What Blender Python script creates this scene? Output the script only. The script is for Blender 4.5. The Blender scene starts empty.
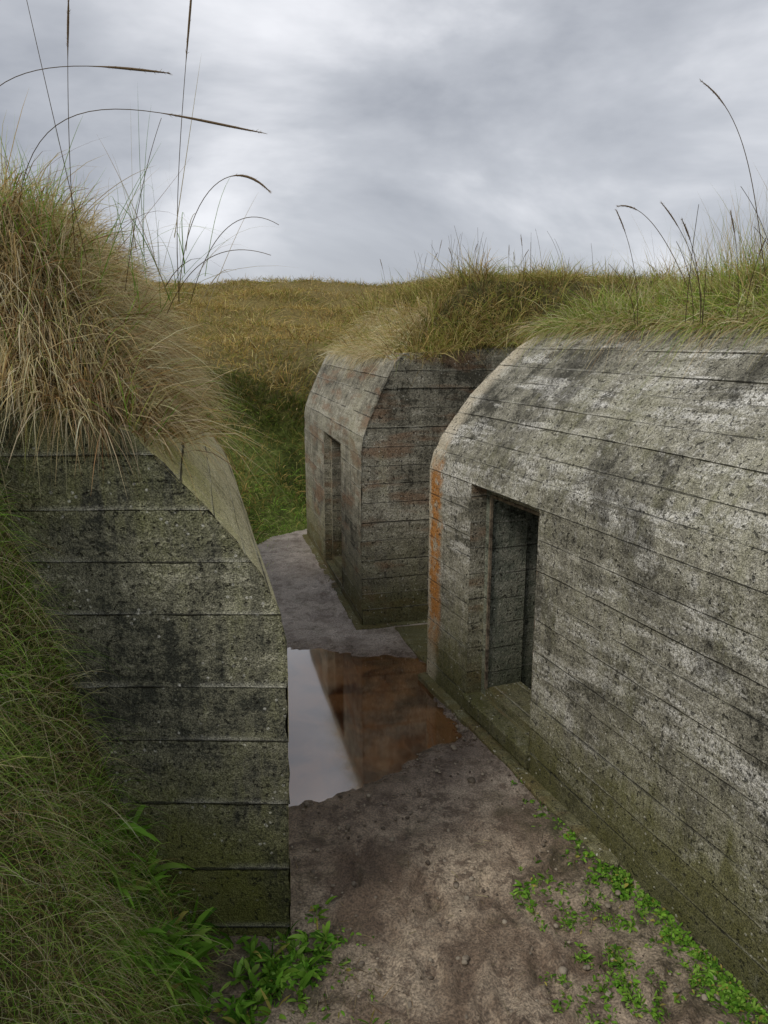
import bpy, math, random
import numpy as np
rng=np.random.default_rng(7); random.seed(7)
S=bpy.context.scene
col=S.collection

# ------------------------------------------------------------------ helpers
def sm(t):
    t=np.clip(t,0,1); return t*t*(3-2*t)
_k=[(1.0,0.3,1.1,.5),(0.4,-1.2,2.3,1.),(-.9,.8,.4,.8),(1.7,1.1,4.1,.45),(-1.9,1.3,5.2,.4),(.6,2.6,.9,.4),(3.7,-1.1,3.3,.22),(2.3,3.9,1.7,.2),(-4.3,2.9,.2,.17)]
def fn(x,y,f=1.0):
    r=0
    for a,b,p,w in _k: r=r+w*np.sin(f*(a*x+b*y)+p+1.3*np.sin(f*(b*.6*x-a*.7*y)+p*2))
    return r/2.2
def poly_sd(px,py,poly):
    px=np.asarray(px,float);py=np.asarray(py,float)
    d=np.full(px.shape,1e9);ins=np.zeros(px.shape,bool)
    n=len(poly)
    for i in range(n):
        x1,y1=poly[i];x2,y2=poly[(i+1)%n]
        ex,ey=x2-x1,y2-y1
        t=np.clip(((px-x1)*ex+(py-y1)*ey)/(ex*ex+ey*ey),0,1)
        d=np.minimum(d,np.hypot(px-x1-t*ex,py-y1-t*ey))
        c=((y1>py)!=(y2>py))
        with np.errstate(divide='ignore',invalid='ignore'):
            xi=(x2-x1)*(py-y1)/((y2-y1) if y2!=y1 else 1e-9)+x1
        ins^=(c&(px<xi))
    return np.where(ins,-d,d)
def empty(name):
    e=bpy.data.objects.new(name,None);col.objects.link(e);return e
def mk(name,verts,faces,mat,parent=None,smooth=False,uv=None,uv2=None):
    me=bpy.data.meshes.new(name);me.from_pydata([tuple(map(float,v)) for v in verts],[],[tuple(int(q) for q in f) for f in faces])
    if mat: me.materials.append(mat)
    for nm,u in (("board",uv),("metric",uv2)):
        if u is not None:
            l=me.uv_layers.new(name=nm)
            l.data.foreach_set("uv",np.array(u,dtype=np.float32).ravel())
    if smooth: me.polygons.foreach_set("use_smooth",[True]*len(me.polygons))
    me.update();o=bpy.data.objects.new(name,me);col.objects.link(o)
    if parent: o.parent=parent
    return o
def grid_mesh(name,X,Y,Z,mat,mask=None,parent=None):
    ny,nx=X.shape
    v=np.stack([X,Y,Z],-1).reshape(-1,3)
    idx=np.arange(ny*nx).reshape(ny,nx)
    f=np.stack([idx[:-1,:-1],idx[:-1,1:],idx[1:,1:],idx[1:,:-1]],-1)
    if mask is not None: f=f[mask[:-1,:-1]]
    return mk(name,v,f.reshape(-1,4),mat,parent,True)

# ------------------------------------------------------------------ materials
class NT:
    def __init__(s,name):
        s.m=bpy.data.materials.new(name);s.m.use_nodes=True;s.t=s.m.node_tree;s.t.nodes.clear()
        s.out=s.n('ShaderNodeOutputMaterial')
    def n(s,ty,**kw):
        x=s.t.nodes.new(ty)
        for k,v in kw.items(): setattr(x,k,v)
        return x
    def l(s,a,b): s.t.links.new(a,b)
    def inp(s,node,i,v):
        if v is None: return
        if isinstance(v,(int,float,tuple)): node.inputs[i].default_value=v
        else: s.l(v,node.inputs[i])
    def math(s,op,a,b=None,c=None,clamp=False):
        x=s.n('ShaderNodeMath',operation=op,use_clamp=clamp)
        s.inp(x,0,a);s.inp(x,1,b);s.inp(x,2,c);return x.outputs[0]
    def noise(s,vec,scale,detail=5,rough=.55,dist=0.0):
        x=s.n('ShaderNodeTexNoise');s.inp(x,'Vector',vec);x.inputs['Scale'].default_value=scale
        x.inputs['Detail'].default_value=detail;x.inputs['Roughness'].default_value=rough;x.inputs['Distortion'].default_value=dist
        return x.outputs['Fac']
    def mr(s,v,a,b,c=0.,d=1.):
        x=s.n('ShaderNodeMapRange',interpolation_type='SMOOTHSTEP');s.inp(x,0,v)
        for i,q in enumerate((a,b,c,d)): x.inputs[i+1].default_value=q
        return x.outputs[0]
    def mix(s,f,a,b,bl='MIX'):
        x=s.n('ShaderNodeMix',data_type='RGBA',blend_type=bl)
        s.inp(x,0,f)
        for i,q in ((6,a),(7,b)):
            if isinstance(q,tuple): x.inputs[i].default_value=(*q,1) if len(q)==3 else q
            else: s.l(q,x.inputs[i])
        return x.outputs[2]
    def vscale(s,v,sc):
        x=s.n('ShaderNodeVectorMath',operation='MULTIPLY');s.l(v,x.inputs[0]);x.inputs[1].default_value=sc;return x.outputs[0]
    def sep(s,v):
        x=s.n('ShaderNodeSeparateXYZ');s.l(v,x.inputs[0]);return x.outputs
    def principled(s,color,rough,bump=None,bs=.5,bd=.01,spec=.3):
        p=s.n('ShaderNodeBsdfPrincipled');s.inp(p,'Base Color',(*color,1) if isinstance(color,tuple) else color);s.inp(p,'Roughness',rough)
        p.inputs['Specular IOR Level'].default_value=spec
        if bump is not None:
            b=s.n('ShaderNodeBump');b.inputs['Strength'].default_value=bs;b.inputs['Distance'].default_value=bd
            s.l(bump,b.inputs['Height']);s.l(b.outputs[0],p.inputs['Normal'])
        s.l(p.outputs[0],s.out.inputs[0]);return p

def concrete(name,dark,mid,light,bias=0.,green=.5,gh=.7,gcol=(.075,.085,.025),edge=False,brown=0.,grooves=.7,white=0.,topmoss=0.,damp=.5):
    t=NT(name)
    ob=t.n('ShaderNodeTexCoord').outputs['Object']
    ub=t.n('ShaderNodeUVMap',uv_map='board').outputs[0]
    um=t.n('ShaderNodeUVMap',uv_map='metric').outputs[0]
    u,v,_=t.sep(ub); z=t.sep(ob)[2]
    fr=t.math('FRACT',v);row=t.math('FLOOR',v)
    wn=t.n('ShaderNodeTexWhiteNoise',noise_dimensions='1D');t.l(row,wn.inputs['W']);rnd=wn.outputs['Value']
    e=t.math('MINIMUM',fr,t.math('SUBTRACT',1.,fr))
    wob=t.noise(ob,5,2)
    e2=t.math('ADD',e,t.math('MULTIPLY',t.math('SUBTRACT',wob,.5),.09))
    groove=t.mr(e2,.0,.026,1,0)
    lip=t.math('MULTIPLY',t.mr(fr,.0,.12,1,0),t.mr(t.noise(ob,2.5,3),.42,.6))
    big=t.noise(ob,.95,4,.6,.5)
    st=t.noise(t.vscale(um,(1.0,8,1)),1.5,7,.72)
    drip=t.noise(t.vscale(um,(7,.7,1)),1.4,5,.68)
    med=t.noise(ob,7,6,.75)
    fine=t.noise(ob,60,3,.7)
    vf=t.noise(ob,170,1,.6)
    f=t.math('ADD',t.math('MULTIPLY',big,1.25),t.math('MULTIPLY',st,.85))
    f=t.math('ADD',f,t.math('MULTIPLY',drip,1.0))
    f=t.math('ADD',f,t.math('MULTIPLY',med,1.1))
    f=t.math('ADD',f,t.math('MULTIPLY',fine,.8))
    f=t.math('ADD',f,t.math('MULTIPLY',rnd,.10))
    f=t.math('ADD',f,bias-.55)      # mean about 2.0
    c=t.mix(t.mr(f,1.68,1.97),dark,mid)
    c=t.mix(t.mr(f,2.0,2.30),c,light)
    if white>0:
        wmask=t.math('MULTIPLY',t.mr(t.noise(t.vscale(um,(.7,3.4,1)),1.25,7,.7,.3),.49,.60),t.mr(fine,.36,.56))
        wmask=t.math('MULTIPLY',wmask,t.mr(z,.2,1.0,.45,1.))
        c=t.mix(t.math('MULTIPLY',wmask,white),c,(.74,.73,.68))
        dk=t.mr(t.noise(t.vscale(um,(1.3,1.0,1)),1.1,6,.72,.4),.50,.62)
        c=t.mix(t.math('MULTIPLY',dk,.72),c,(.06,.057,.044))
        sm_=t.math('MULTIPLY',t.mr(t.noise(ob,16,4,.75),.55,.64),t.mr(big,.42,.6))
        c=t.mix(t.math('MULTIPLY',sm_,.6),c,(.66,.65,.6))
    if brown>0:
        bz=t.noise(t.vscale(um,(1.2,4,1)),1.1,4)
        c=t.mix(t.math('MULTIPLY',t.mr(t.math('ADD',bz,t.mr(z,.5,0.,0,.08)),.50,.63),brown),c,(.28,.16,.09))
    g=t.math('ADD',t.mr(z,gh,0.,0,1),t.math('MULTIPLY',t.math('SUBTRACT',big,.5),2.6))
    g=t.math('ADD',g,t.math('MULTIPLY',t.math('SUBTRACT',drip,.5),2.2))
    if topmoss>0: g=t.math('ADD',g,t.math('MULTIPLY',t.mr(z,1.75,2.3),topmoss))
    g=t.math('MULTIPLY',t.math('ADD',g,t.math('MULTIPLY',t.math('SUBTRACT',med,.5),1.4),None,True),green,None,True)
    c=t.mix(g,c,t.mix(fine,tuple(q*.5 for q in gcol),tuple(q*1.6 for q in gcol)))
    dz=t.math('ADD',t.mr(z,.6,.0),t.math('MULTIPLY',t.math('SUBTRACT',drip,.5),2.),None,True)
    c=t.mix(t.math('MULTIPLY',dz,damp),c,t.mix(1.,c,(.42,.42,.38),'MULTIPLY'))
    if edge:
        n=t.noise(ob,7,4,.7)
        eu=t.math('ADD',u,t.math('MULTIPLY',t.math('SUBTRACT',n,.5),.18))
        c=t.mix(t.math('MULTIPLY',t.mr(eu,.24,.08),.8),c,(.56,.50,.38))
        zz=t.math('ADD',z,t.math('MULTIPLY',n,.6))
        o=t.math('MULTIPLY',t.math('MULTIPLY',t.mr(eu,.26,.17),t.mr(eu,.0,.06)),t.math('MULTIPLY',t.mr(zz,.5,1.0),t.mr(zz,2.3,2.0)))
        c=t.mix(t.math('MULTIPLY',o,t.mr(t.noise(ob,9,5,.7),.34,.52)),c,(.45,.20,.05))
    pits=t.mr(t.noise(ob,38,2,.6),.61,.69)
    c=t.mix(t.math('MULTIPLY',pits,.75),c,(.025,.025,.02))
    vo=t.n('ShaderNodeTexVoronoi');t.l(ob,vo.inputs['Vector']);vo.inputs['Scale'].default_value=24
    sp=t.math('MULTIPLY',t.mr(vo.outputs['Distance'],.22,.1),t.mr(wob,.48,.58))
    c=t.mix(t.math('MULTIPLY',sp,.7),c,(.64,.63,.56))
    c=t.mix(t.math('MULTIPLY',lip,.42),c,(.58,.57,.49))
    c=t.mix(t.math('MULTIPLY',groove,grooves),c,(.025,.025,.02))
    c=t.mix(.85,c,t.mix(t.mr(vf,.3,.7),(.38,.38,.38),(1.65,1.63,1.6)),'MULTIPLY')
    h=t.math('ADD',t.math('MULTIPLY',fine,.6),t.math('MULTIPLY',med,1.1))
    h=t.math('SUBTRACT',h,t.math('MULTIPLY',groove,.5))
    h=t.math('SUBTRACT',h,t.math('MULTIPLY',pits,.6))
    t.principled(c,.85,h,.95,.018,.3)
    return t.m

def grass_mat(name,tr=.3):
    t=NT(name)
    a=t.n('ShaderNodeAttribute',attribute_name='Col').outputs['Color']
    d=t.n('ShaderNodeBsdfDiffuse');t.l(a,d.inputs[0])
    r=t.n('ShaderNodeBsdfTranslucent');t.l(t.mix(1.,a,(1.2,1.2,.85),'MULTIPLY'),r.inputs[0])
    m=t.n('ShaderNodeMixShader');m.inputs[0].default_value=tr;t.l(d.outputs[0],m.inputs[1]);t.l(r.outputs[0],m.inputs[2])
    t.l(m.outputs[0],t.out.inputs[0]);return t.m
GM=grass_mat('grass_blades_mat')

def ground_mat():
    t=NT('soil_under_grass')
    ob=t.n('ShaderNodeTexCoord').outputs['Object']
    n=t.noise(ob,1.2,5,.65);n2=t.noise(ob,14,4,.7);_,y,z=t.sep(ob)
    c=t.mix(t.mr(n,.35,.65),(.09,.085,.03),(.21,.18,.08))
    c=t.mix(t.mr(y,13,18),c,(.30,.235,.085))
    c=t.mix(t.math('MULTIPLY',t.math('MULTIPLY',t.mr(y,9.8,10.4),t.mr(y,14,13)),t.mr(z,1.9,1.2,0,.8)),c,t.mix(t.mr(n,.4,.6),(.09,.12,.03),(.20,.27,.06)))
    c=t.mix(t.mr(n2,.35,.7),t.mix(.45,(0.,0.,0.),c),c)
    t.principled(c,.95,n2,1,.05,.1);return t.m
GROUND=ground_mat()

PUD=[(-1.6,6.62),(-.86,6.62),(-.3,6.5),(.05,6.46),(.30,6.36),(.37,5.95),(.41,5.5),(.50,5.06),(.22,4.80),(-.02,4.52),(-.2,4.34),(-.42,4.24),(-.62,4.2),(-1.1,4.1)]
def path_mat():
    t=NT('wet_sand_path')
    ob=t.n('ShaderNodeTexCoord').outputs['Object']
    x,y,z=t.sep(ob)
    at=t.n('ShaderNodeAttribute',attribute_name='wet').outputs['Fac']
    ms=t.n('ShaderNodeAttribute',attribute_name='moss').outputs['Fac']
    n=t.noise(ob,1.6,6,.68,.4);n2=t.noise(ob,9,7,.75);n3=t.noise(ob,90,2,.6)
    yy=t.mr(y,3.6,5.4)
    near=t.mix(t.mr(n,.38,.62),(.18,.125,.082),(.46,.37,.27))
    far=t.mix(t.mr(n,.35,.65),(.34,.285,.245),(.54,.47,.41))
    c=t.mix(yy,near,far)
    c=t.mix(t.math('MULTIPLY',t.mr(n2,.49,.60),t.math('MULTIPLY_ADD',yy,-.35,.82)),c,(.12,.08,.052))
    c=t.mix(t.math('MULTIPLY',t.mr(t.noise(ob,3.5,5,.7),.54,.66),.35),c,(.10,.09,.04))
    m=t.math('MULTIPLY',ms,t.mr(n2,.35,.6),None,True)
    c=t.mix(t.math('MULTIPLY',m,.85),c,(.065,.062,.025))
    w=t.math('ADD',at,t.math('MULTIPLY',t.math('SUBTRACT',n2,.5),1.1),None,True)
    w=t.math('MULTIPLY',w,t.mr(at,.0,.08))
    c=t.mix(w,c,t.mix(.9,c,(.36,.29,.24),'MULTIPLY'))
    c=t.mix(.8,c,t.mix(t.mr(n3,.3,.7),(.42,.42,.42),(1.55,1.55,1.55)),'MULTIPLY')
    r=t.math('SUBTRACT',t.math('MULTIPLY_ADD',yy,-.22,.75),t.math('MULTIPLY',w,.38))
    h=t.math('ADD',t.math('MULTIPLY',n2,1.4),t.math('MULTIPLY',n3,.25))
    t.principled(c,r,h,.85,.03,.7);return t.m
PATH=path_mat()

def water_mat():
    t=NT('puddle_water')
    ob=t.n('ShaderNodeTexCoord').outputs['Object']
    n=t.noise(ob,2.2,5,.65,.6)
    d=t.n('ShaderNodeBsdfDiffuse');t.l(t.mix(t.mr(n,.38,.64),(.05,.014,.004),(.20,.085,.03)),d.inputs[0])
    g=t.n('ShaderNodeBsdfGlossy');g.inputs['Roughness'].default_value=.055;g.inputs[0].default_value=(1,.98,.96,1)
    fr=t.n('ShaderNodeFresnel');fr.inputs[0].default_value=1.5
    f=t.math('MULTIPLY_ADD',fr.outputs[0],1.9,.10,True)
    m=t.n('ShaderNodeMixShader');t.l(f,m.inputs[0]);t.l(d.outputs[0],m.inputs[1]);t.l(g.outputs[0],m.inputs[2])
    t.l(m.outputs[0],t.out.inputs[0]);return t.m
WATER=water_mat()

C_L=concrete('weathered_concrete_dark',(.055,.057,.043),(.19,.185,.13),(.48,.46,.36),bias=-.04,green=.88,gh=1.3,gcol=(.15,.16,.033),grooves=.8,topmoss=.35,damp=.4)
C_LS=concrete('weathered_concrete_tan',(.18,.17,.07),(.48,.43,.24),(.70,.64,.42),bias=.14,green=.8,gh=.8,gcol=(.34,.33,.06),topmoss=.6,damp=.2)
C_M=concrete('weathered_concrete_grey',(.085,.08,.06),(.28,.265,.205),(.60,.57,.48),bias=.02,green=.7,gh=1.1,gcol=(.15,.15,.04),brown=.6,damp=.5)
C_R=concrete('weathered_concrete_pale',(.064,.062,.046),(.25,.24,.19),(.54,.52,.45),bias=-.02,green=.85,gh=.95,gcol=(.125,.125,.033),edge=True,white=.85,grooves=.6,damp=.55)
C_I=concrete('interior_concrete',(.07,.08,.06),(.22,.24,.19),(.42,.42,.35),green=.4,gh=1.2,damp=.2)  # darker grey-green concrete for door rooms and far jambs

# ------------------------------------------------------------------ frames
D=np.array([.361,5.99]);aR=np.array([.357,-.934]);nR=np.array([.934,.357])
A=np.array([-.217,7.13]);aM=np.array([-.2403,.9707]);nM=np.array([.9707,.2403])
Lo=np.array([-.43,3.13]);aL=np.array([-.2403,.9707]);nL=np.array([-1.,0.])

def rows_from_profile(pts,breaks):
    P=np.array(pts,float);seg=np.hypot(*(P[1:]-P[:-1]).T);cum=np.concatenate([[0],np.cumsum(seg)])
    def at(a): return np.array([np.interp(a,cum,P[:,0]),np.interp(a,cum,P[:,1])])
    rows=[]
    br=[0]+[b for b in breaks if 0<b<cum[-1]-.02]+[cum[-1]]
    for i in range(len(br)-1):
        inner=[c for c in cum if br[i]+.01<c<br[i+1]-.01]
        rows.append([(a,at(a)) for a in [br[i]]+inner+[br[i+1]]])
    return rows
def side_wall(name,rows,org,along,inw,L0,L1,mat,parent,hole=None,amp=.0028,seed=1):
    r=np.random.default_rng(seed)
    cols=list(np.arange(L0,L1,.12))+[L1]
    if hole: cols=sorted(set([c for c in cols if abs(c-hole[0])>.04 and abs(c-hole[1])>.04]+[hole[0],hole[1]]))
    cols=np.array(cols)
    V=[];F=[];U=[];U2=[]
    prev=None
    for ri,row in enumerate(rows):
        off=r.uniform(-amp,amp)
        a0,a1=row[0][0],row[-1][0]
        for j in range(len(row)-1):
            (sa,p),(sb,q)=row[j],row[j+1]
            tdir=(q-p)/np.linalg.norm(q-p);nrm=np.array([-tdir[1],tdir[0]])
            strip=[]
            for (s_,pt,last) in ((sa,p,0),(sb,q,1)):
                ids=[]
                inh=hole and hole[2]-.01<=pt[1]<=hole[3]+.01
                for c in cols:
                    jit=.003*fn(c*3+ri*7,s_*5)+.004*fn(c*1.1,s_*1.3+ri)
                    P2=pt+nrm*(off+jit*(.3 if inh else 1))+tdir*(0 if hole and (abs(pt[1]-hole[2])<.02 or abs(pt[1]-hole[3])<.02) else .006*fn(c*1.7,s_*9))
                    xy=org+along*c+inw*P2[0]
                    ids.append(len(V));V.append((xy[0],xy[1],P2[1]))
                strip.append(ids)
            if prev is not None and j==0:
                for i in range(len(cols)-1):
                    if hole and hole[0]-.001<=cols[i]<hole[1]-.001 and hole[2]-.01<row[0][1][1]<hole[3]+.01: continue
                    F.append((prev[i],prev[i+1],strip[0][i+1],strip[0][i]))
                    for c in (cols[i],cols[i+1],cols[i+1],cols[i]):
                        U.append((c,ri+.001));U2.append((c,sa))
            for i in range(len(cols)-1):
                if hole and hole[0]-.001<=cols[i]<hole[1]-.001 and p[1]>=hole[2]-.01 and q[1]<=hole[3]+.01: continue
                F.append((strip[0][i],strip[0][i+1],strip[1][i+1],strip[1][i]))
                fa=ri+.002+.996*(sa-a0)/(a1-a0);fb=ri+.002+.996*(sb-a0)/(a1-a0)
                for c,fv,mv in ((cols[i],fa,sa),(cols[i+1],fa,sa),(cols[i+1],fb,sb),(cols[i],fb,sb)):
                    U.append((c,fv));U2.append((c,mv))
            prev=strip[1]
    return mk(name,V,F,mat,parent,False,U,U2)
def end_wall(name,pts,org,inw,out,S1,breaks,mat,parent,amp=.006,seed=2):
    r=np.random.default_rng(seed)
    P=np.array(pts,float);zt=P[-1,1]
    br=[P[0,1]]+[b for b in breaks if b<zt-.03]+[zt]
    V=[];F=[];U=[];U2=[];prev=None
    for ri in range(len(br)-1):
        off=r.uniform(0,amp)
        zs=np.linspace(br[ri],br[ri+1],max(2,int((br[ri+1]-br[ri])/.03)+1))
        for j in range(len(zs)):
            z=zs[j];s0=np.interp(z,P[:,1],P[:,0])+.004*np.sin(z*37+ri)+.007*fn(z*9,ri*1.3)+.005*max(0,fn(z*31,3.3+ri))
            ss=[s0]+list(np.linspace(s0,S1,22)[1:])
            ids=[]
            for s_ in ss:
                o=off+.003*fn(s_*2.5+ri*5,z*1.2)
                xy=org+inw*s_+out*o
                ids.append((len(V),s_,z));V.append((xy[0],xy[1],z if j==0 and ri==0 else z+.007*fn(s_*1.9,z*3)))
            if prev is not None:
                for i in range(len(ids)-1):
                    F.append((prev[i][0],prev[i+1][0],ids[i+1][0],ids[i][0]))
                    for (q,s_,zz) in (prev[i],prev[i+1],ids[i+1],ids[i]):
                        fv=ri+.002+.996*np.clip((zz-br[ri])/(br[ri+1]-br[ri]),0,1) if j>0 else ri+.001
                        U.append((s_+4,fv));U2.append((s_,zz))
            prev=ids
    return mk(name,V,F,mat,parent,False,U,U2)
def lbox(name,org,along,inw,k0,k1,s0,s1,z0,z1,mat,parent,faces='all'):
    V=[]
    for z in (z0,z1):
        for k,s in ((k0,s0),(k1,s0),(k1,s1),(k0,s1)):
            xy=org+along*k+inw*s;V.append((xy[0],xy[1],z))
    allf={'bot':(0,1,2,3),'top':(4,5,6,7),'front':(0,1,5,4),'back':(2,3,7,6),'k1':(1,2,6,5),'k0':(3,0,4,7)}
    ks=[(k0,s0),(k1,s0),(k1,s1),(k0,s1)]
    F=[];U=[];U2=[]
    for nme,f in allf.items():
        if faces!='all' and nme not in faces: continue
        F.append(f)
        for i in f:
            k,s=ks[i%4];z=z0 if i<4 else z1
            if nme in('bot','top'): a,b=k,s
            elif nme in('front','back'): a,b=k,z
            else: a,b=s,z
            U.append((a+5,b/.19));U2.append((a,b))
    o=mk(name,V,F,mat,parent,False,U,U2)
    return o

# --- right bunker
bR=empty('concrete_bunker')
pR=[(0,-.1),(0,1.80),(.03,1.92),(.10,2.06),(.20,2.19),(.34,2.36),(.55,2.56),(.74,2.72),(1.0,2.87),(1.3,2.93),(1.7,2.96)]
holeR=(.72,1.60,.20,1.80)
bks=[.30,.48,.66,.86,1.0,1.20,1.36,1.52,1.71,1.90,2.06,2.21,2.40,2.55,2.75,2.90,3.1,3.25]
side_wall('wall',rows_from_profile(pR,bks),D,aR,nR,0,7.2,C_R,bR,holeR,seed=4)
end_wall('end_wall',pR,D,nR,-aR,4.5,[.2,.38,.54,.7,.9,1.07,1.23,1.42,1.61,1.8,2.0,2.2,2.4],C_R,bR)
def door(parent,org,al,inw,k0,k1,z0,z1,mat,matI,step=.075,d1=.13,d2=.42,rk=(.5,.9),rs=1.75):
    lbox('door_rebate',org,al,inw,k0,k1,-.004,d1,z0,z1,mat,parent,('top','bot','k0','k1'))
    ki0,ki1,zi0,zi1=k0+step,k1-step,z0+step*.9,z1-step
    lbox('frame_jamb_far',org,al,inw,k0,ki0,d1,d2,z0,z1,matI,parent,('front','k1'))
    lbox('frame_jamb_near',org,al,inw,ki1,k1,d1,d2,z0,z1,mat,parent,('front','k0'))
    lbox('lintel',org,al,inw,ki0,ki1,d1,d2,zi1,z1,mat,parent,('front','bot'))
    lbox('sill',org,al,inw,ki0,ki1,d1,d2,z0,zi0,mat,parent,('front','top'))
    ra,rb=ki0-rk[0],ki1+rk[1];zr0,zr1=.06,max(zi1+.12,1.95) 
    lbox('room_walls',org,al,inw,ra,rb,d2,rs,zr0,zr1,matI,parent,('bot','top','back','k0','k1'))
    lbox('room_front_a',org,al,inw,ra,ki0,d2-.001,d2,zr0,zr1,matI,parent,('back',))
    lbox('room_front_b',org,al,inw,ki1,rb,d2-.001,d2,zr0,zr1,matI,parent,('back',))
    lbox('room_front_c',org,al,inw,ki0,ki1,d2-.001,d2,zi1,zr1,matI,parent,('back',))
    lbox('room_front_d',org,al,inw,ki0,ki1,d2-.001,d2,zr0,zi0,matI,parent,('back',))
door(bR,D,aR,nR,*holeR,C_M,C_I,step=.07,d1=.12,d2=.42,rk=(.02,.9))
tt=NT('rusty_steel');ob_=tt.n('ShaderNodeTexCoord').outputs['Object'];tt.principled(tt.mix(tt.mr(tt.noise(ob_,20,5,.7),.35,.65),(.08,.06,.045),(.34,.28,.2)),.8,tt.noise(ob_,60,3),.5,.01);RUST=tt.m
lbox('steel_jamb_angle',D,aR,nR,.790,.806,.108,.128,.26,1.73,RUST,bR)
lbox('steel_lintel_angle',D,aR,nR,.806,1.53,.108,.128,1.712,1.732,RUST,bR)
def rough_slab(name,poly,z0,z1,mat,parent=None,bev=.012,seg=.12):
    pts=[]
    for i in range(len(poly)):
        p=np.array(poly[i]);q=np.array(poly[(i+1)%len(poly)]);n=max(1,int(np.linalg.norm(q-p)/seg))
        for j in range(n):
            c=p+(q-p)*j/n;pts.append(c+ (np.array([fn(c[0]*9,c[1]*9),fn(c[0]*8+5,c[1]*8)])*.006 if j else 0))
    pts=np.array(pts);n=len(pts);cen=pts.mean(0)
    V=[];rings=[(0,z0),(0,z1-bev),(bev,z1)]
    for ins,z in rings:
        for i in range(n):
            a,b=pts[i-1],pts[(i+1)%n];tn=b-a;tn/=np.linalg.norm(tn)+1e-9;nn=np.array([-tn[1],tn[0]])
            if np.dot(nn,cen-pts[i])<0: nn=-nn
            p=pts[i]+nn*ins;V.append((p[0],p[1],z+.004*fn(p[0]*6,p[1]*6)))
    F=[];U=[];
    for r_ in range(2):
        for i in range(n):
            f=(r_*n+i,r_*n+(i+1)%n,(r_+1)*n+(i+1)%n,(r_+1)*n+i);F.append(f)
    F.append(tuple(range(2*n,3*n)))
    for f in F:
        for i in f: U.append((V[i][0]+5.5,.5))
    U2=[(V[i][0],V[i][1]) for f in F for i in f]
    return mk(name,V,F,mat,parent,False,U,U2)
def P2(org,al,inw,k,s): return tuple(org+al*k+inw*s)
rough_slab('plinth',[P2(D,aR,nR,-.02,-.075),P2(D,aR,nR,2.5,-.085),P2(D,aR,nR,2.55,-.02),P2(D,aR,nR,2.5,.05),P2(D,aR,nR,-.02,.05)],-.1,.065,C_M,bR)
rough_slab('door_step',[P2(D,aR,nR,.70,-.03),P2(D,aR,nR,1.62,-.03),P2(D,aR,nR,1.62,.1),P2(D,aR,nR,.70,.1)],.10,.205,C_R,bR)

# --- middle bunker
bM=empty('concrete_bunker')
pM=[(0,-.1),(0,1.78),(.02,1.90),(.09,2.08),(.20,2.33),(.33,2.58),(.42,2.66),(1.6,2.72)]
holeM=(1.0,2.08,.12,1.72)
side_wall('wall',rows_from_profile(pM,[.22,.42,.63,.86,1.08,1.30,1.52,1.67,1.82,2.0,2.2,2.42,2.6,2.8,3.0]),A,aM,nM,-.01,3.7,C_M,bM,holeM,seed=9)
end_wall('end_wall',pM,A,nM,-aM,4.5,[.2,.36,.52,.70,.9,1.08,1.27,1.45,1.62,1.80,1.98,2.16,2.34,2.5],C_M,bM,seed=6)
end_wall('rear_wall',pM,A+aM*3.7,nM,aM,4.5,[.3,.7,1.1,1.5,1.9,2.3],C_M,bM,seed=8)
door(bM,A,aM,nM,*holeM,C_M,C_I,rk=(.3,.5),rs=1.7,d1=.08,d2=.25)
rough_slab('plinth',[P2(A,aM,nM,-.07,-.07),P2(A,aM,nM,-.07,2.5),P2(A,aM,nM,.05,2.5),P2(A,aM,nM,.05,.05),P2(A,aM,nM,3.7,.05),P2(A,aM,nM,3.7,-.07)],-.1,.05,C_M,bM)
rough_slab('concrete_slab',[(.10,7.08),(.30,6.42),(.44,6.18),(2.2,6.85),(2.0,7.55)],-.1,.05,C_M)

# --- left bunker
bL=empty('concrete_bunker')
pL=[(.02,-.1),(0,.9),(-.01,1.45),(.02,1.66),(.09,1.82),(.176,1.95),(.334,2.144),(.47,2.29),(.604,2.435),(.9,2.50),(1.6,2.56)]
side_wall('wall',rows_from_profile(pL,[.3,.55,.85,1.15,1.4,1.62,1.85,2.05,2.25,2.45,2.65,2.9]),Lo,aL,nL,-.012,4.0,C_LS,bL,seed=12)
end_wall('front_wall',pL,Lo,nL,np.array([0,-1.]),4.0,[.08,.395,.733,1.049,1.305,1.643,1.876,2.10,2.33],C_L,bL,amp=.014,seed=5)
end_wall('rear_wall',pL,Lo+aL*4,nL,np.array([0,1.]),4.0,[.4,.9,1.4,1.9],C_L,bL,seed=5)

# ------------------------------------------------------------------ terrain
FL=[(-.70,1.9),(3.75,1.9),(2.14,6.67),(1.63,7.59),(.74,11.16),(1.2,12.4),(-.6,11.5),(-1.5,10.6),(-2.0,9),(-1.75,7.0),(-.74,3.13)]
def hill(x,y):
    h=np.interp(y,[-50,.2,.9,2.8,10,12.5,14,34,45,80,400],[1.0,1.1,1.3,3.0,3.0,2.0,2.3,5.15,4.5,2.5,1.5])
    far=sm((y-13)/6)
    h=h+far*(.25*fn(x*.35,y*.35)+.12*fn(x*1.3,y*1.3))+(1-far)*.07*fn(x*1.6,y*1.6)*sm((y-1.5)/1.5)
    return h
def terr(x,y):
    d=poly_sd(x,y,FL)
    w=np.interp(y,[0,3,9,10.5],[1.3,1.25,1.5,3.6])
    d2=d+.10*fn(x*2.2,y*2.2)*sm(d/.4)
    return hill(x,y)*sm(d2/w)-.035
def ax(a,b,st,lo,hi):
    m=list(np.arange(a,b,st));x=b;s=st
    while x<hi: m.append(x);s*=1.12;x+=s
    m.append(hi);x=a;s=st;L=[]
    while True:
        s*=1.12;x-=s
        if x<lo: break
        L.append(x)
    return np.array([lo]+L[::-1]+m)
X,Y=np.meshgrid(ax(-4,5,.09,-300,300),ax(-1,15,.09,-60,400))
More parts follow.
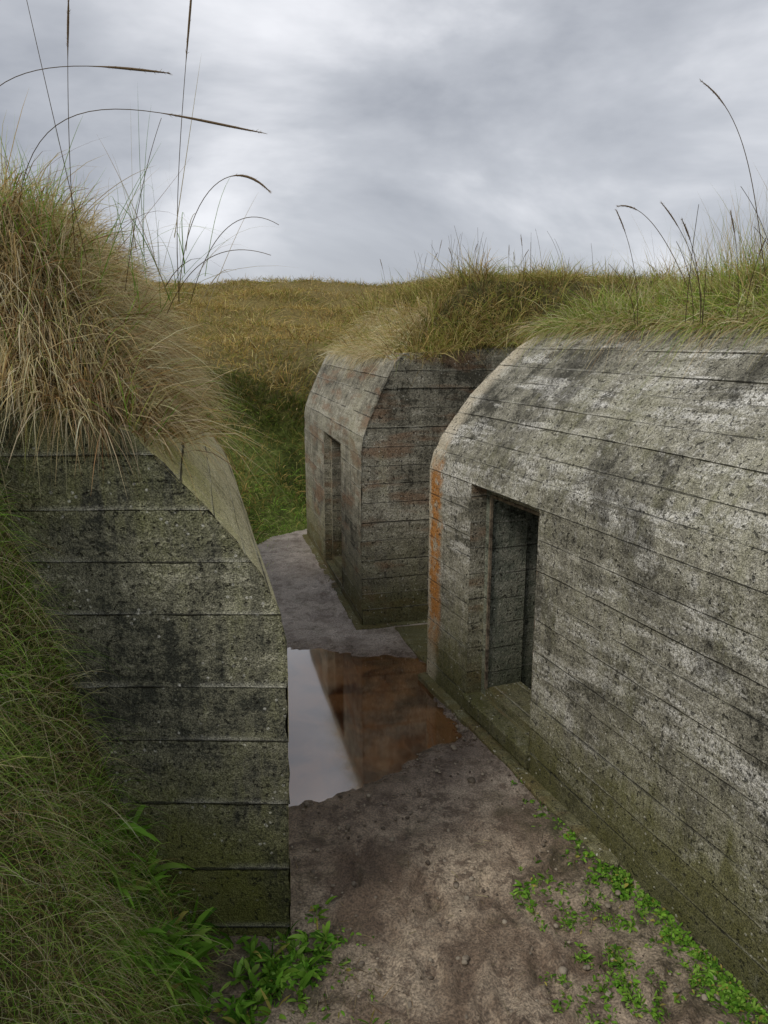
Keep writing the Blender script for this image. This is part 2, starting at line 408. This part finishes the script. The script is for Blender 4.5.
grid_mesh('ground',X,Y,terr(X,Y),GROUND)

xs=np.arange(-2.9,2.7,.025);ys=np.arange(1.5,12.6,.025);X,Y=np.meshgrid(xs,ys)
sdp=poly_sd(X,Y,PUD)+.035*fn(X*5,Y*5)+.018*fn(X*14,Y*14)+.01*fn(X*33,Y*33)
Zp=.026+.008*fn(X*1.8,Y*1.8)*sm((sdp)/.4)+.006*fn(X*6,Y*6)+.005*fn(X*17,Y*17)+.003*fn(X*41,Y*41)
Zp=Zp-.032*sm((.12-sdp)/.22)+.012*sm(sdp/.7)
fr_=np.random.default_rng(3)
for i in range(84):
    cx,cy=fr_.uniform(-.5,1.3),fr_.uniform(2.3,3.95)
    if i>66: cx,cy=fr_.uniform(-.8,-.2),fr_.uniform(7.1,9.5)
    a=fr_.uniform(-.6,.6)
    dx=(X-cx)*math.cos(a)+(Y-cy)*math.sin(a);dy=-(X-cx)*math.sin(a)+(Y-cy)*math.cos(a)
    r=np.sqrt((dx/.05)**2+(dy/.13)**2)
    Zp+=-.020*np.exp(-r**4)+.013*np.exp(-((r-1.25)/.25)**2)
Tz=terr(X,Y)
Zp=Zp+np.where(Y<2.0,np.maximum(Tz+.035,0),0)
mask=(poly_sd(X,Y,FL)<.12)
po=grid_mesh('path',X,Y,Zp,PATH,mask)
wet=np.clip(1-sdp/np.where(Y<5.3,.8,.4),0,1)*1.0
wet=np.maximum(wet,.22*sm((Y-6.4)/.6)*(0.5+.8*fn(X*2,Y*2)))
wet=np.maximum(wet,.5*np.clip(fn(X*1.1+2,Y*1.1),0,1)*(Y<4.6))
at=po.data.attributes.new('wet','FLOAT','POINT');at.data.foreach_set('value',wet.ravel().astype(np.float32))
kk=(X-D[0])*aR[0]+(Y-D[1])*aR[1];ss=(X-D[0])*nR[0]+(Y-D[1])*nR[1]
moss=np.clip(1+ss/.42,0,1)*sm((kk-1.7)/.5)*1.5+np.clip(1-np.hypot(X+.5,Y-2.95)/.5,0,1)*1.3
at=po.data.attributes.new('moss','FLOAT','POINT');at.data.foreach_set('value',moss.ravel().astype(np.float32))
w=0.012
mk('puddle_water',[(-2.0,4.05,w),(-.1,4.08,w),(.62,4.7,w),(.72,6.75,w),(-2.0,6.8,w)],[(0,1,2,3,4)],WATER)

def capR(k,s):
    e=sm((k+.02)/.7)
    return 2.87+(.30*sm((s-.95)/.8)+.22*sm((s-1.5)/2)+.20*sm((k-.6)/2.2)*sm((s-1.0)/.7))*(.35+.65*e)+.09*fn(k*2.1,s*2.1)*sm((s-.95)/.5)
def capM(k,s):
    e=sm((k+.02)/.5)*sm((3.75-k)/.8)
    return 2.62+(.72*sm((s-.35)/1.1))*(.25+.75*e)+.08*fn(k*2,s*2)*sm((s-.4)/.5)
def capL(k,s):
    return 2.36+(1.0*sm((s-.42+.12*sm(k-.4))/.75))*(.30+.70*sm((k+.05)/.5))*(1-.06*sm((k-2)/2))+.05*fn(k*2.3,s*2.1)*sm((s-.5)/.4)
def cap(name,fun,org,al,inw,ka,kb,sa,sb):
    K,Q=np.meshgrid(np.arange(ka,kb+.01,.07),np.arange(sa,sb,.07))
    X=org[0]+al[0]*K+inw[0]*Q;Y=org[1]+al[1]*K+inw[1]*Q
    Z=fun(K,Q);ed=np.minimum(np.minimum((K-ka)/.15,(kb-K)/.15),(Q-sa)/.15)
    Z=Z-.12*(1-np.clip(ed,0,1))
    return grid_mesh(name,X,Y,Z,GROUND)
cap('earth_mound',capR,D,aR,nR,.02,7.1,1.0,5)
cap('earth_mound',capM,A,aM,nM,.03,3.68,.38,5)
cap('earth_mound',capL,Lo,aL,nL,.03,4.3,.52,4)

# ------------------------------------------------------------------ blades
STRAW=[((.66,.53,.30),3.2),((.82,.70,.45),3),((.48,.33,.15),1.8),((.24,.13,.06),1.),((.26,.28,.08),.6)]
STRAWG=[((.66,.53,.24),2.8),((.50,.36,.14),1.6),((.27,.32,.07),1.5),((.42,.42,.11),1.6),((.2,.11,.045),.7)]
GREEN=[((.24,.46,.06),3),((.38,.60,.11),3),((.13,.27,.04),1.2),((.60,.64,.22),2.3),((.80,.70,.40),1.8)]
MIXG=[((.24,.38,.06),2.6),((.42,.50,.12),2.6),((.64,.59,.24),2.4),((.80,.70,.42),2.3),((.26,.16,.07),.6)]
OCHRE=[((.64,.46,.17),3),((.48,.35,.12),2.7),((.76,.60,.29),2),((.33,.33,.08),1.6),((.24,.14,.06),1.1)]
SHADEG=[((.10,.15,.03),3),((.18,.21,.045),2),((.28,.22,.08),1.3),((.05,.065,.015),2)]  # dark greens: shade among the bank tussocks put into blade colour
BRG=[((.30,.50,.08),3),((.44,.60,.13),2),((.16,.30,.05),2),((.62,.56,.24),1.3)]
def pal(p,n):
    w=np.array([q[1] for q in p],float);c=np.array([q[0] for q in p]);i=rng.choice(len(p),n,p=w/w.sum())
    return c[i]*rng.uniform(.7,1.2,(n,1))*rng.uniform(.93,1.07,(n,3))
def blade_arrays(root,dirn,L,W,droop,c0,c1,nseg=4,leaf=False,curl=.12):
    N=len(root);dirn=dirn/np.linalg.norm(dirn,axis=1,keepdims=True)
    rv=rng.normal(size=(N,3));side=np.cross(dirn,rv);side/=np.linalg.norm(side,axis=1,keepdims=True)+1e-9
    bend=np.cross(dirn,side)
    cu=rng.normal(0,curl,N)
    out=[];cc=[]
    for j in range(nseg+1):
        t=j/nseg
        p=root+dirn*(L*t)[:,None]+bend*(cu*L*t*t)[:,None];p[:,2]-=droop*L*t*t
        w=W*(math.sin(math.pi*min(.97,.12+t*.85))**.8 if leaf else (1-t)**.55*.9+.06)*.5
        out+= [p-side*w[:,None],p+side*w[:,None]]
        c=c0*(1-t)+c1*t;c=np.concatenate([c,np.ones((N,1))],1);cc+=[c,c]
    V=np.stack(out,1);C=np.stack(cc,1);nv=2*(nseg+1)
    f=np.array([[2*j,2*j+1,2*j+3,2*j+2] for j in range(nseg)])
    F=(np.arange(N)*nv)[:,None,None]+f[None]
    return V.reshape(-1,3),F.reshape(-1,4),np.minimum(C.reshape(-1,4),[.85,.85,.85,1])
def mesh_from(name,parts,mat=GM,parent=None):
    Vs=[];Fs=[];Cs=[];o=0
    for V,F,C in parts: Vs.append(V);Fs.append(F+o);Cs.append(C);o+=len(V)
    V=np.concatenate(Vs).astype(np.float32);F=np.concatenate(Fs).astype(np.int32);C=np.concatenate(Cs).astype(np.float32)
    me=bpy.data.meshes.new(name)
    me.vertices.add(len(V));me.vertices.foreach_set('co',V.ravel())
    me.loops.add(F.size);me.loops.foreach_set('vertex_index',F.ravel())
    me.polygons.add(len(F));me.polygons.foreach_set('loop_start',np.arange(0,F.size,4,dtype=np.int32))
    try: me.polygons.foreach_set('loop_total',np.full(len(F),4,dtype=np.int32))
    except Exception: pass
    me.update(calc_edges=True)
    a=me.color_attributes.new('Col','FLOAT_COLOR','POINT');a.data.foreach_set('color',C.ravel())
    me.materials.append(mat);ob=bpy.data.objects.new(name,me);col.objects.link(ob)
    if parent: ob.parent=parent
    return ob
def tufts(cent,nper,spread,tilt,bias,Lr,Wr,droop,palette,rad=.05,zf=None,curl=.12,nseg=4,clumpvar=.25,Lscale=None,huev=(.75,1.2),base=.7):
    n=len(cent);rep=np.repeat(np.arange(n),nper);N=len(rep)
    off=rng.normal(0,rad,(N,2));root=cent[rep].copy();root[:,:2]+=off
    if zf is not None: root[:,2]=zf(root[:,0],root[:,1])
    root[:,2]-=.02
    b=np.broadcast_to(bias,(n,3))[rep]
    d=np.stack([off[:,0]/rad*spread,off[:,1]/rad*spread,np.ones(N)],1)+rng.normal(0,tilt,(N,3))+b
    cl=rng.uniform(1-clumpvar,1+clumpvar,n)[rep]
    L=rng.uniform(*Lr,N)*cl
    if Lscale is not None: L=L*Lscale[rep]
    W=rng.uniform(*Wr,N);dr=rng.uniform(*droop,N)
    hue=rng.uniform(*huev,n)[rep][:,None]
    c=pal(palette,N)*hue
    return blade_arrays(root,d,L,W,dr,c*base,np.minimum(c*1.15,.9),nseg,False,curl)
def inv(org,al,inw):
    M=np.array([[al[0],inw[0]],[al[1],inw[1]]]);Mi=np.linalg.inv(M)
    def f(x,y):
        q=np.stack([x-org[0],y-org[1]]);r=Mi@q.reshape(2,-1);return r[0].reshape(x.shape),r[1].reshape(x.shape)
    return f
def place(org,al,inw,k,s,fun):
    x=org[0]+al[0]*k+inw[0]*s;y=org[1]+al[1]*k+inw[1]*s
    return np.stack([x,y,fun(k,s)],1)
iR,iM,iL=inv(D,aR,nR),inv(A,aM,nM),inv(Lo,aL,nL)
zR=lambda x,y:(lambda q:capR(*q))(iR(x,y)); zM=lambda x,y:(lambda q:capM(*q))(iM(x,y)); zL=lambda x,y:(lambda q:capL(np.maximum(q[0],0),q[1]))(iL(x,y))
U=rng.uniform
def v3(a,z=0): return np.array([a[0],a[1],z])

# left mound : long dry marram
parts=[]
n=400;k=U(0,4.2,n);s=.6+U(0,1,n)**1.5*2.6
parts.append(tufts(place(Lo,aL,nL,k,s,capL),38,.45,.4,v3((.35,-.1),.1),(.28,.60),(.003,.007),(.3,.9),STRAW,.07,zL,huev=(.6,1.2)))
n=170;k=U(.35,4.1,n);s=U(.48,.85,n)
parts.append(tufts(place(Lo,aL,nL,k,s,capL),42,.4,.4,v3((.9,-.1),.2),(.22,.52),(.003,.006),(.5,1.1),STRAW,.06,zL))
n=130;k=U(.0,.35,n);s=U(.7,2.3,n)
parts.append(tufts(place(Lo,aL,nL,k,s,capL),60,.4,.5,v3((.2,-.8),.1),(.22,.52),(.003,.007),(.6,1.4),STRAW,.06,zL,Lscale=np.interp(s,[.7,1.0,1.8],[.6,.85,1.25]),huev=(.5,1.25)))
n=40;k=U(.0,1.5,n);s=U(.6,2.0,n)
parts.append(tufts(place(Lo,aL,nL,k,s,capL),16,.3,.35,v3((.3,-.3),.5),(.25,.5),(.003,.006),(.1,.6),GREEN,.05,zL))
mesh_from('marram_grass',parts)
# right mound
parts=[]
n=620;k=U(.0,6.3,n);s=1.05+U(0,1,n)**1.3*2.4
parts.append(tufts(place(D,aR,nR,k,s,capR),38,.5,.45,v3((-.1,0),.25),(.18,.50),(.003,.006),(.1,.8),MIXG,.07,zR,Lscale=.55+.45*np.abs(fn(k*1.9,s*1.9))*2.,huev=(.55,1.25)))
n=340;k=U(.0,6.0,n);s=U(.98,1.25,n)
parts.append(tufts(place(D,aR,nR,k,s,capR),38,.5,.5,v3(-nR*.6,.15),(.14,.42),(.003,.006),(.4,1.1),MIXG+[((.28,.46,.07),3)],.07,zR,Lscale=.5+1.0*U(0,1,n)**2,huev=(.55,1.25)))
n=110;k=U(.0,5.5,n);s=U(.98,1.2,n)
parts.append(tufts(place(D,aR,nR,k,s,capR),30,.5,.4,v3(-nR*.8,0),(.22,.56),(.003,.005),(.6,1.3),STRAW,.05,zR))
n=160;k=U(.6,5.5,n);s=U(1.1,2.6,n)
parts.append(tufts(place(D,aR,nR,k,s,capR),16,.35,.3,v3((-.1,0),.6),(.38,.78),(.002,.004),(.05,.4),STRAWG,.05,zR))
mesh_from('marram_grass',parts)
# middle mound
parts=[]
n=600;k=U(.05,3.7,n);s=.5+U(0,1,n)**1.2*3.6
parts.append(tufts(place(A,aM,nM,k,s,capM),40,.5,.4,v3((-.1,0),.3),(.24,.58),(.004,.008),(.2,.8),STRAWG,.08,zM,Lscale=.6+.4*np.abs(fn(k*1.7,s*1.7))*1.9,huev=(.5,1.2)))
n=140;k=U(.5,3.2,n);s=U(.42,.9,n)
parts.append(tufts(place(A,aM,nM,k,s,capM),50,.4,.4,v3(-nM*.6,.25),(.26,.50),(.004,.008),(.5,1.1),[((.80,.70,.46),3),((.66,.54,.32),2),((.5,.38,.2),1)],.07,zM,base=.85))
n=150;k=U(.0,.3,n);s=U(.4,3.6,n)
parts.append(tufts(place(A,aM,nM,k,s,capM),36,.5,.45,v3(-aM*.4,.25),(.13,.40),(.004,.008),(.3,1.0),STRAWG,.07,zM,Lscale=.5+.7*U(0,1,n)))
mesh_from('marram_grass',parts)
def on_terrain(x,y): return np.stack([x,y,terr(x,y)],1)
parts=[]
n=2800;y=13.6+U(0,1,n)**1.0*22;x=U(-.42,.62,n)*y+U(-1,1,n)
hv=.62+.38*np.clip(.5+.9*fn(x*.8,y*.55),0,1)
P=on_terrain(x,y)
for m_,pl in ((hv>.8,OCHRE),(hv<=.8,OCHRE[1:]+[((.22,.25,.06),2)])):
    parts.append(tufts(P[m_],26,.6,.4,v3((.1,0),.1),(.22,.46),(.010,.02),(.2,.9),pl,.32,terr,nseg=3,huev=(.55,1.2),base=.75,Lscale=.7+.5*np.abs(fn(x[m_]*.9,y[m_]*.9))))
n=150;x=U(-4.5,.6,n);y=13.5+.25*fn(x*2,x)+U(-.3,.3,n)
parts.append(tufts(on_terrain(x,y),34,.5,.4,v3((0,-.4),.1),(.25,.6),(.006,.012),(.4,1.1),SHADEG,.16,terr,nseg=3))
n=450;x=np.concatenate([U(3,9,n//2),U(-6,-1.9,n-n//2)]);y=U(4,13,n)
parts.append(tufts(on_terrain(x,y),26,.5,.35,v3((0,0),.2),(.25,.5),(.006,.01),(.3,.9),OCHRE,.15,terr,nseg=3))
mesh_from('hill_grass',parts)
parts=[]
n=700;x=U(-3.6,1.2,n);y=U(10.4,13.4,n);P=on_terrain(x,y);P=P[P[:,2]>.0]
sc_=.5+.9*np.clip(.5+fn(P[:,0]*3,P[:,1]*3),0,1.2)
parts.append(tufts(P,20,.8,.5,v3((0,0),.3),(.07,.22),(.006,.012),(.3,1.0),BRG,.08,terr,nseg=3,huev=(.45,1.3),base=.8,Lscale=sc_))
n=110;x=U(-3.4,.4,n);y=U(11.4,13.3,n)
parts.append(tufts(on_terrain(x,y),26,.5,.4,v3((0,-.2),.2),(.18,.42),(.006,.012),(.4,1.0),SHADEG+OCHRE[:2],.1,terr,nseg=3,huev=(.6,1.3)))
n=160;x=U(-2.3,-1.4,n);y=U(7.2,11.3,n)
parts.append(tufts(on_terrain(x,y),26,.5,.4,v3((.3,0),.2),(.1,.25),(.004,.008),(.4,1.0),GREEN,.08,terr,nseg=3))
mesh_from('bank_grass',parts)
# foreground bank
parts=[]
n=1400;x=U(-2.6,-.75,n);y=U(.9,3.1,n);h=terr(x,y);ok=h>.03;P=np.stack([x,y,h],1)[ok]
parts.append(tufts(P,26,.5,.5,v3((.4,0),.25),(.10,.28),(.0018,.004),(.3,1.1),GREEN,.05,terr,huev=(.55,1.3),base=.9))
n=300;x=U(-2.4,-.9,n);y=U(1.2,3.05,n);P=on_terrain(x,y)
parts.append(tufts(P,26,.4,.4,v3((.6,-.1),.3),(.22,.42),(.0018,.0035),(.5,1.2),GREEN+BRG[:2],.05,terr,base=.9))
n=360;x=U(-1.7,-.70,n);y=U(1.6,3.0,n);P=on_terrain(x,y)
parts.append(tufts(P,22,.6,.6,v3((.5,-.1),-.1),(.13,.32),(.0015,.003),(.5,1.2),STRAW,.07,terr))
mesh_from('bank_grass',parts)

# ------------------------------------------------------------------ weeds
LEAF=[((.16,.34,.04),3),((.24,.46,.06),3),((.32,.52,.10),1.5),((.09,.21,.03),1.5),((.45,.40,.1),.4)]
def rosettes(P,nleaf,Lr,Wr,up=.55,droop=(.2,.7)):
    n=len(P);rep=np.repeat(np.arange(n),nleaf);N=len(rep);a=U(0,2*math.pi,N)
    d=np.stack([np.cos(a),np.sin(a),U(up*.4,up*1.6,N)],1)
    sc=U(.6,1.2,n)[rep];root=P[rep]+np.stack([np.cos(a),np.sin(a),np.zeros(N)],1)*.006
    root[:,2]+=U(0,.02,N)
    c=pal(LEAF,N)
    return blade_arrays(root,d,U(*Lr,N)*sc,U(*Wr,N)*sc,U(*droop,N),c*.75,c*1.1,4,True,.1)
def pz(x,y): return np.maximum(terr(x,y),.025)
def scat(n,cx,cy,sx,sy):
    x=rng.normal(cx,sx,n);y=rng.normal(cy,sy,n);return np.stack([x,y,pz(x,y)],1)
mesh_from('broadleaf_weeds',[rosettes(scat(40,-.42,2.98,.13,.10),9,(.05,.12),(.014,.028),.9),
   rosettes(scat(30,-.60,2.72,.12,.10),9,(.06,.14),(.014,.028),1.0),
   rosettes(scat(80,-.34,2.95,.16,.14),6,(.015,.035),(.012,.02),.5),
   rosettes(scat(10,-.12,2.62,.07,.06),8,(.03,.07),(.008,.014),.4)])
x=U(-1.22,-.86,34);y=U(2.55,3.05,34)
mesh_from('dock_plants',[rosettes(np.stack([x,y,terr(x,y)+.06],1),9,(.16,.28),(.018,.032),1.2,(.4,1.0))])
parts=[]
k=np.concatenate([rng.normal(2.7,.40,420),rng.normal(3.35,.25,330),rng.normal(2.2,.12,50)]);s=-np.abs(rng.normal(.0,.085,800))-.02
x=D[0]+aR[0]*k+nR[0]*s;y=D[1]+aR[1]*k+nR[1]*s
parts.append(rosettes(np.stack([x,y,pz(x,y)],1),7,(.012,.04),(.009,.02),.7))
cx=rng.normal(1.03,.16,26);cy=rng.normal(2.88,.22,26);i=rng.integers(0,26,260)
x=cx[i]+rng.normal(0,.035,260);y=cy[i]+rng.normal(0,.04,260)
parts.append(rosettes(np.stack([x,y,pz(x,y)],1),7,(.012,.04),(.006,.015),.6))
x=rng.normal(.80,.06,60);y=rng.normal(3.40,.1,60)
parts.append(rosettes(np.stack([x,y,pz(x,y)],1),6,(.015,.05),(.008,.017),.6))
mesh_from('chickweed_patch',parts)
k=U(1.9,4.2,110);s=-np.abs(rng.normal(0,.05,110))-.01
x=D[0]+aR[0]*k+nR[0]*s;y=D[1]+aR[1]*k+nR[1]*s
x=np.concatenate([x,cx]);y=np.concatenate([y,cy])
mesh_from('grass_fringe',[tufts(np.stack([x,y,pz(x,y)],1),10,.5,.4,v3((-.2,0),.1),(.03,.09),(.0015,.003),(.3,.9),GREEN,.02)])

# ------------------------------------------------------------------ seed-head stalks
def bez(p,n):
    from math import comb
    p=np.array(p,float);t=np.linspace(0,1,n)[:,None]
    m=len(p)-1
    return sum(comb(m,i)*(1-t)**(m-i)*t**i*p[i] for i in range(m+1))
def stalk(pts,r=.0016,head=.0,hr=.006,c=(.17,.12,.06),hc=(.24,.17,.10)):
    C=bez(pts,22);n=len(C);Vs=[];Cs=[];ns=6
    for i,p in enumerate(C):
        t=i/(n-1);tn=C[min(i+1,n-1)]-C[max(i-1,0)];tn/=np.linalg.norm(tn);a=np.cross(tn,[.3,.9,.2]);a/=np.linalg.norm(a);b=np.cross(tn,a)
        rr=r*(1-.4*t)
        inh=head>0 and t>1-head
        if inh:
            q=(t-(1-head))/head;rr=max(hr*math.sin(math.pi*min(.97,.08+q*.9))**.6*.55,.0008)
        for j in range(ns):
            g=2*math.pi*j/ns;Vs.append(p+(a*math.cos(g)+b*math.sin(g))*rr);Cs.append((*(hc if inh else c),1))
    F=[(i*ns+j,i*ns+(j+1)%ns,(i+1)*ns+(j+1)%ns,(i+1)*ns+j) for i in range(n-1) for j in range(ns)]
    parts=[(np.array(Vs),np.array(F),np.array(Cs))]
    if head>0:
        m=150;tt=U(1-head,1,m)*(n-1);i=np.minimum(tt.astype(int),n-2);fr=(tt-i)[:,None]
        R=C[i]*(1-fr)+C[i+1]*fr;T=C[i+1]-C[i];T/=np.linalg.norm(T,axis=1,keepdims=True)
        d=T*1.5+rng.normal(0,.45,(m,3))
        c_=np.tile(np.array(hc),(m,1))*U(.6,1.4,(m,1))
        parts.append(blade_arrays(R,d,U(.008,.018,m),np.full(m,.0018),np.zeros(m),c_,c_*1.2,2))
    return parts
parts=[]
for pts,h in [
 ([(-1.7,3.35,3.5),(-1.5,3.1,3.83),(-1.1,3.0,3.75),(-.757,3.0,3.714)],.24),
 ([(-1.5,3.35,3.3),(-1.25,3.0,3.74),(-.9,3.0,3.60),(-.428,3.0,3.518)],.26),
 ([(-.86,3.35,2.95),(-.80,3.1,3.3),(-.72,3.0,3.6),(-.655,3.0,4.05)],.22),
 ([(-.85,3.3,2.95),(-.74,3.05,3.36),(-.55,3.0,3.46),(-.416,3.0,3.32)],.3),
 ([(-1.25,3.4,3.1),(-1.26,3.2,3.6),(-1.3,3.1,4.1)],.0),
 ([(-1.3,3.4,3.1),(-1.22,3.2,3.6),(-1.13,3.1,4.0)],.2),
 ([(-.9,3.3,2.9),(-.7,3.1,3.2),(-.42,3.0,3.1)],.0),
 ([(-.85,3.5,2.95),(-.62,3.1,3.35),(-.40,3.1,3.22)],.0),
 ([(-1.1,3.4,3.0),(-.95,3.2,3.4),(-.85,3.2,3.62)],.0)]:
    parts+=stalk(pts,head=h,r=.0018,hr=.008)
n=150;root=np.stack([U(-1.7,-.75,n),U(3.15,3.6,n),U(2.9,3.2,n)],1)
d=np.stack([U(-.2,.8,n),U(-.6,.1,n),U(.5,1.4,n)],1);c=pal(STRAW+GREEN[:2],n)
parts.append(blade_arrays(root,d,U(.35,.8,n),U(.002,.005,n),U(.1,.7,n),c*.5,c*.8,8,False,.15))
mesh_from('seed_head_stalks',parts)
parts=[]
for i in range(34):
    x=U(1.45,3.2);y=U(3.4,5.0);z=float(zR(np.array([x]),np.array([y]))[0]);hh=U(.35,.7);dx=U(-.3,.12)
    parts+=stalk([(x,y,z),(x+dx*.1,y,z+hh*.6),(x+dx,y-.05,z+hh)],r=.002,head=.22 if i%3==0 else 0,c=(.13,.10,.06))
parts+=stalk([(1.90,4.0,3.1),(1.80,4,3.5),(1.74,4,3.84),(1.50,4,3.985)],head=.2,r=.0022)
parts+=stalk([(1.60,4.2,3.05),(1.44,4.2,3.35),(1.32,4.2,3.48),(1.20,4.2,3.46)],head=.28,r=.002)
parts+=stalk([(1.95,4.0,3.1),(1.93,4,3.5),(1.90,4,3.95)],head=.2,r=.0022)
for i in range(60):
    k=U(.2,3.5);s=U(.6,2.6);p=place(A,aM,nM,np.array([k]),np.array([s]),capM)[0];hh=U(.35,.7);dx=U(-.22,.15)
    parts+=stalk([p,p+[dx*.2,0,hh*.6],p+[dx,0,hh]],r=.002,head=.2 if i%4==0 else 0,c=(.15,.12,.07))
mesh_from('seed_head_stalks',parts)

# ------------------------------------------------------------------ stones and debris
def stones(name,pts,sizes,mat):
    V=[];F=[]
    import bmesh
    bm=bmesh.new();bmesh.ops.create_icosphere(bm,subdivisions=2,radius=1);bv=np.array([v.co[:] for v in bm.verts]);bf=[[v.index for v in f.verts] for f in bm.faces];bm.free()
    for p,s in zip(pts,sizes):
        ph=U(0,9);q=bv*(1+.16*fn(bv[:,0]*1.5+ph,bv[:,1]*1.5+bv[:,2]))[:,None]*s*np.array([U(.7,1.3),U(.7,1.3),U(.4,.75)])+p
        o=len(V);V+=list(q);F+=[[a+o for a in f] for f in bf]
    mk(name,V,F,mat,None,True)
t=NT('pebble_stone');ob=t.n('ShaderNodeTexCoord').outputs['Object'];t.principled(t.mix(t.mr(t.noise(ob,9,4),.35,.65),(.08,.06,.045),(.36,.31,.24)),.8,t.noise(ob,80,3),.5,.01);PEB=t.m
n=900;x=U(-.6,1.35,n);y=U(2.4,5.2,n)
k=U(.0,3.6,200);s=-np.abs(rng.normal(0,.13,200))-.08;x[:200]=D[0]+aR[0]*k+nR[0]*s;y[:200]=D[1]+aR[1]*k+nR[1]*s
okm=(poly_sd(x,y,PUD)>.03)
x,y=x[okm],y[okm]
sz=np.abs(rng.normal(0,.006,len(x)))+.003
pts=np.stack([x,y,np.full(len(x),.038)],1)
stones('pebbles',pts,sz,PEB)
stones('stone',[(.56,4.42,.045)],[.035],PEB)
n=460;x=U(-.75,1.3,n);y=U(2.35,4.0,n);x[:260]=rng.normal(-.3,.25,260);y[:260]=rng.normal(2.75,.2,260)
a=U(0,6.28,n);r_=np.stack([x,y,np.full(n,.05)],1);d=np.stack([np.cos(a),np.sin(a),U(-.05,.12,n)],1)
c=pal(STRAW,n)*U(.1,.65,(n,1))
mesh_from('straw_litter',[blade_arrays(r_,d,U(.02,.10,n),U(.001,.004,n),U(.0,.15,n),c,c,4,False,.2)])

# ------------------------------------------------------------------ world, sun, camera
W=bpy.data.worlds.new('World');S.world=W;W.use_nodes=True;nt=W.node_tree;nt.nodes.clear()
N=nt.nodes.new;Lk=nt.links.new
AZ,EL=math.radians(-128),math.radians(48)
out=N('ShaderNodeOutputWorld');bg=N('ShaderNodeBackground');bg.inputs[1].default_value=.1;Lk(bg.outputs[0],out.inputs[0])
sky=N('ShaderNodeTexSky');sky.sky_type='NISHITA';sky.sun_disc=False;sky.sun_elevation=EL;sky.sun_rotation=AZ
tc=N('ShaderNodeTexCoord');mp=N('ShaderNodeMapping');mp.inputs['Scale'].default_value=(1,1,2.3);mp.inputs['Location'].default_value=(3.3,.4,1.7);Lk(tc.outputs['Generated'],mp.inputs[0])
n1=N('ShaderNodeTexNoise');n1.inputs['Scale'].default_value=2.3;n1.inputs['Detail'].default_value=6;n1.inputs['Roughness'].default_value=.54;n1.inputs['Distortion'].default_value=.35;Lk(mp.outputs[0],n1.inputs['Vector'])
rp=N('ShaderNodeValToRGB');e=rp.color_ramp.elements
e[0].position=.34;e[0].color=(.31,.33,.375,1);e[1].position=.70;e[1].color=(.82,.83,.87,1)
m_=e.new(.52);m_.color=(.50,.52,.565,1)
Lk(n1.outputs['Fac'],rp.inputs[0])
sc=N('ShaderNodeVectorMath');sc.operation='SCALE';sc.inputs['Scale'].default_value=11.3;Lk(rp.outputs[0],sc.inputs[0])
mx=N('ShaderNodeMix');mx.data_type='RGBA';mx.inputs[0].default_value=.94;Lk(sky.outputs[0],mx.inputs[6]);Lk(sc.outputs[0],mx.inputs[7]);Lk(mx.outputs[2],bg.inputs[0])
sd=bpy.data.lights.new('sun','SUN');sd.energy=1.5;sd.angle=math.radians(16);sd.color=(1,.94,.85)
so=bpy.data.objects.new('sun',sd);col.objects.link(so)
from mathutils import Vector
dv=Vector((math.sin(AZ)*math.cos(EL),math.cos(AZ)*math.cos(EL),math.sin(EL)))
so.rotation_euler=dv.to_track_quat('Z','Y').to_euler()
cd=bpy.data.cameras.new('camera');co=bpy.data.objects.new('camera',cd);col.objects.link(co)
cd.sensor_fit='VERTICAL';cd.sensor_height=24;cd.lens=24*770/1024;cd.clip_end=1500;cd.clip_start=.05
co.location=(0,0,2.8);co.rotation_euler=(math.radians(90-12.73),0,0)
S.camera=co
S.view_settings.view_transform='Standard';S.view_settings.look='None';S.view_settings.exposure=0
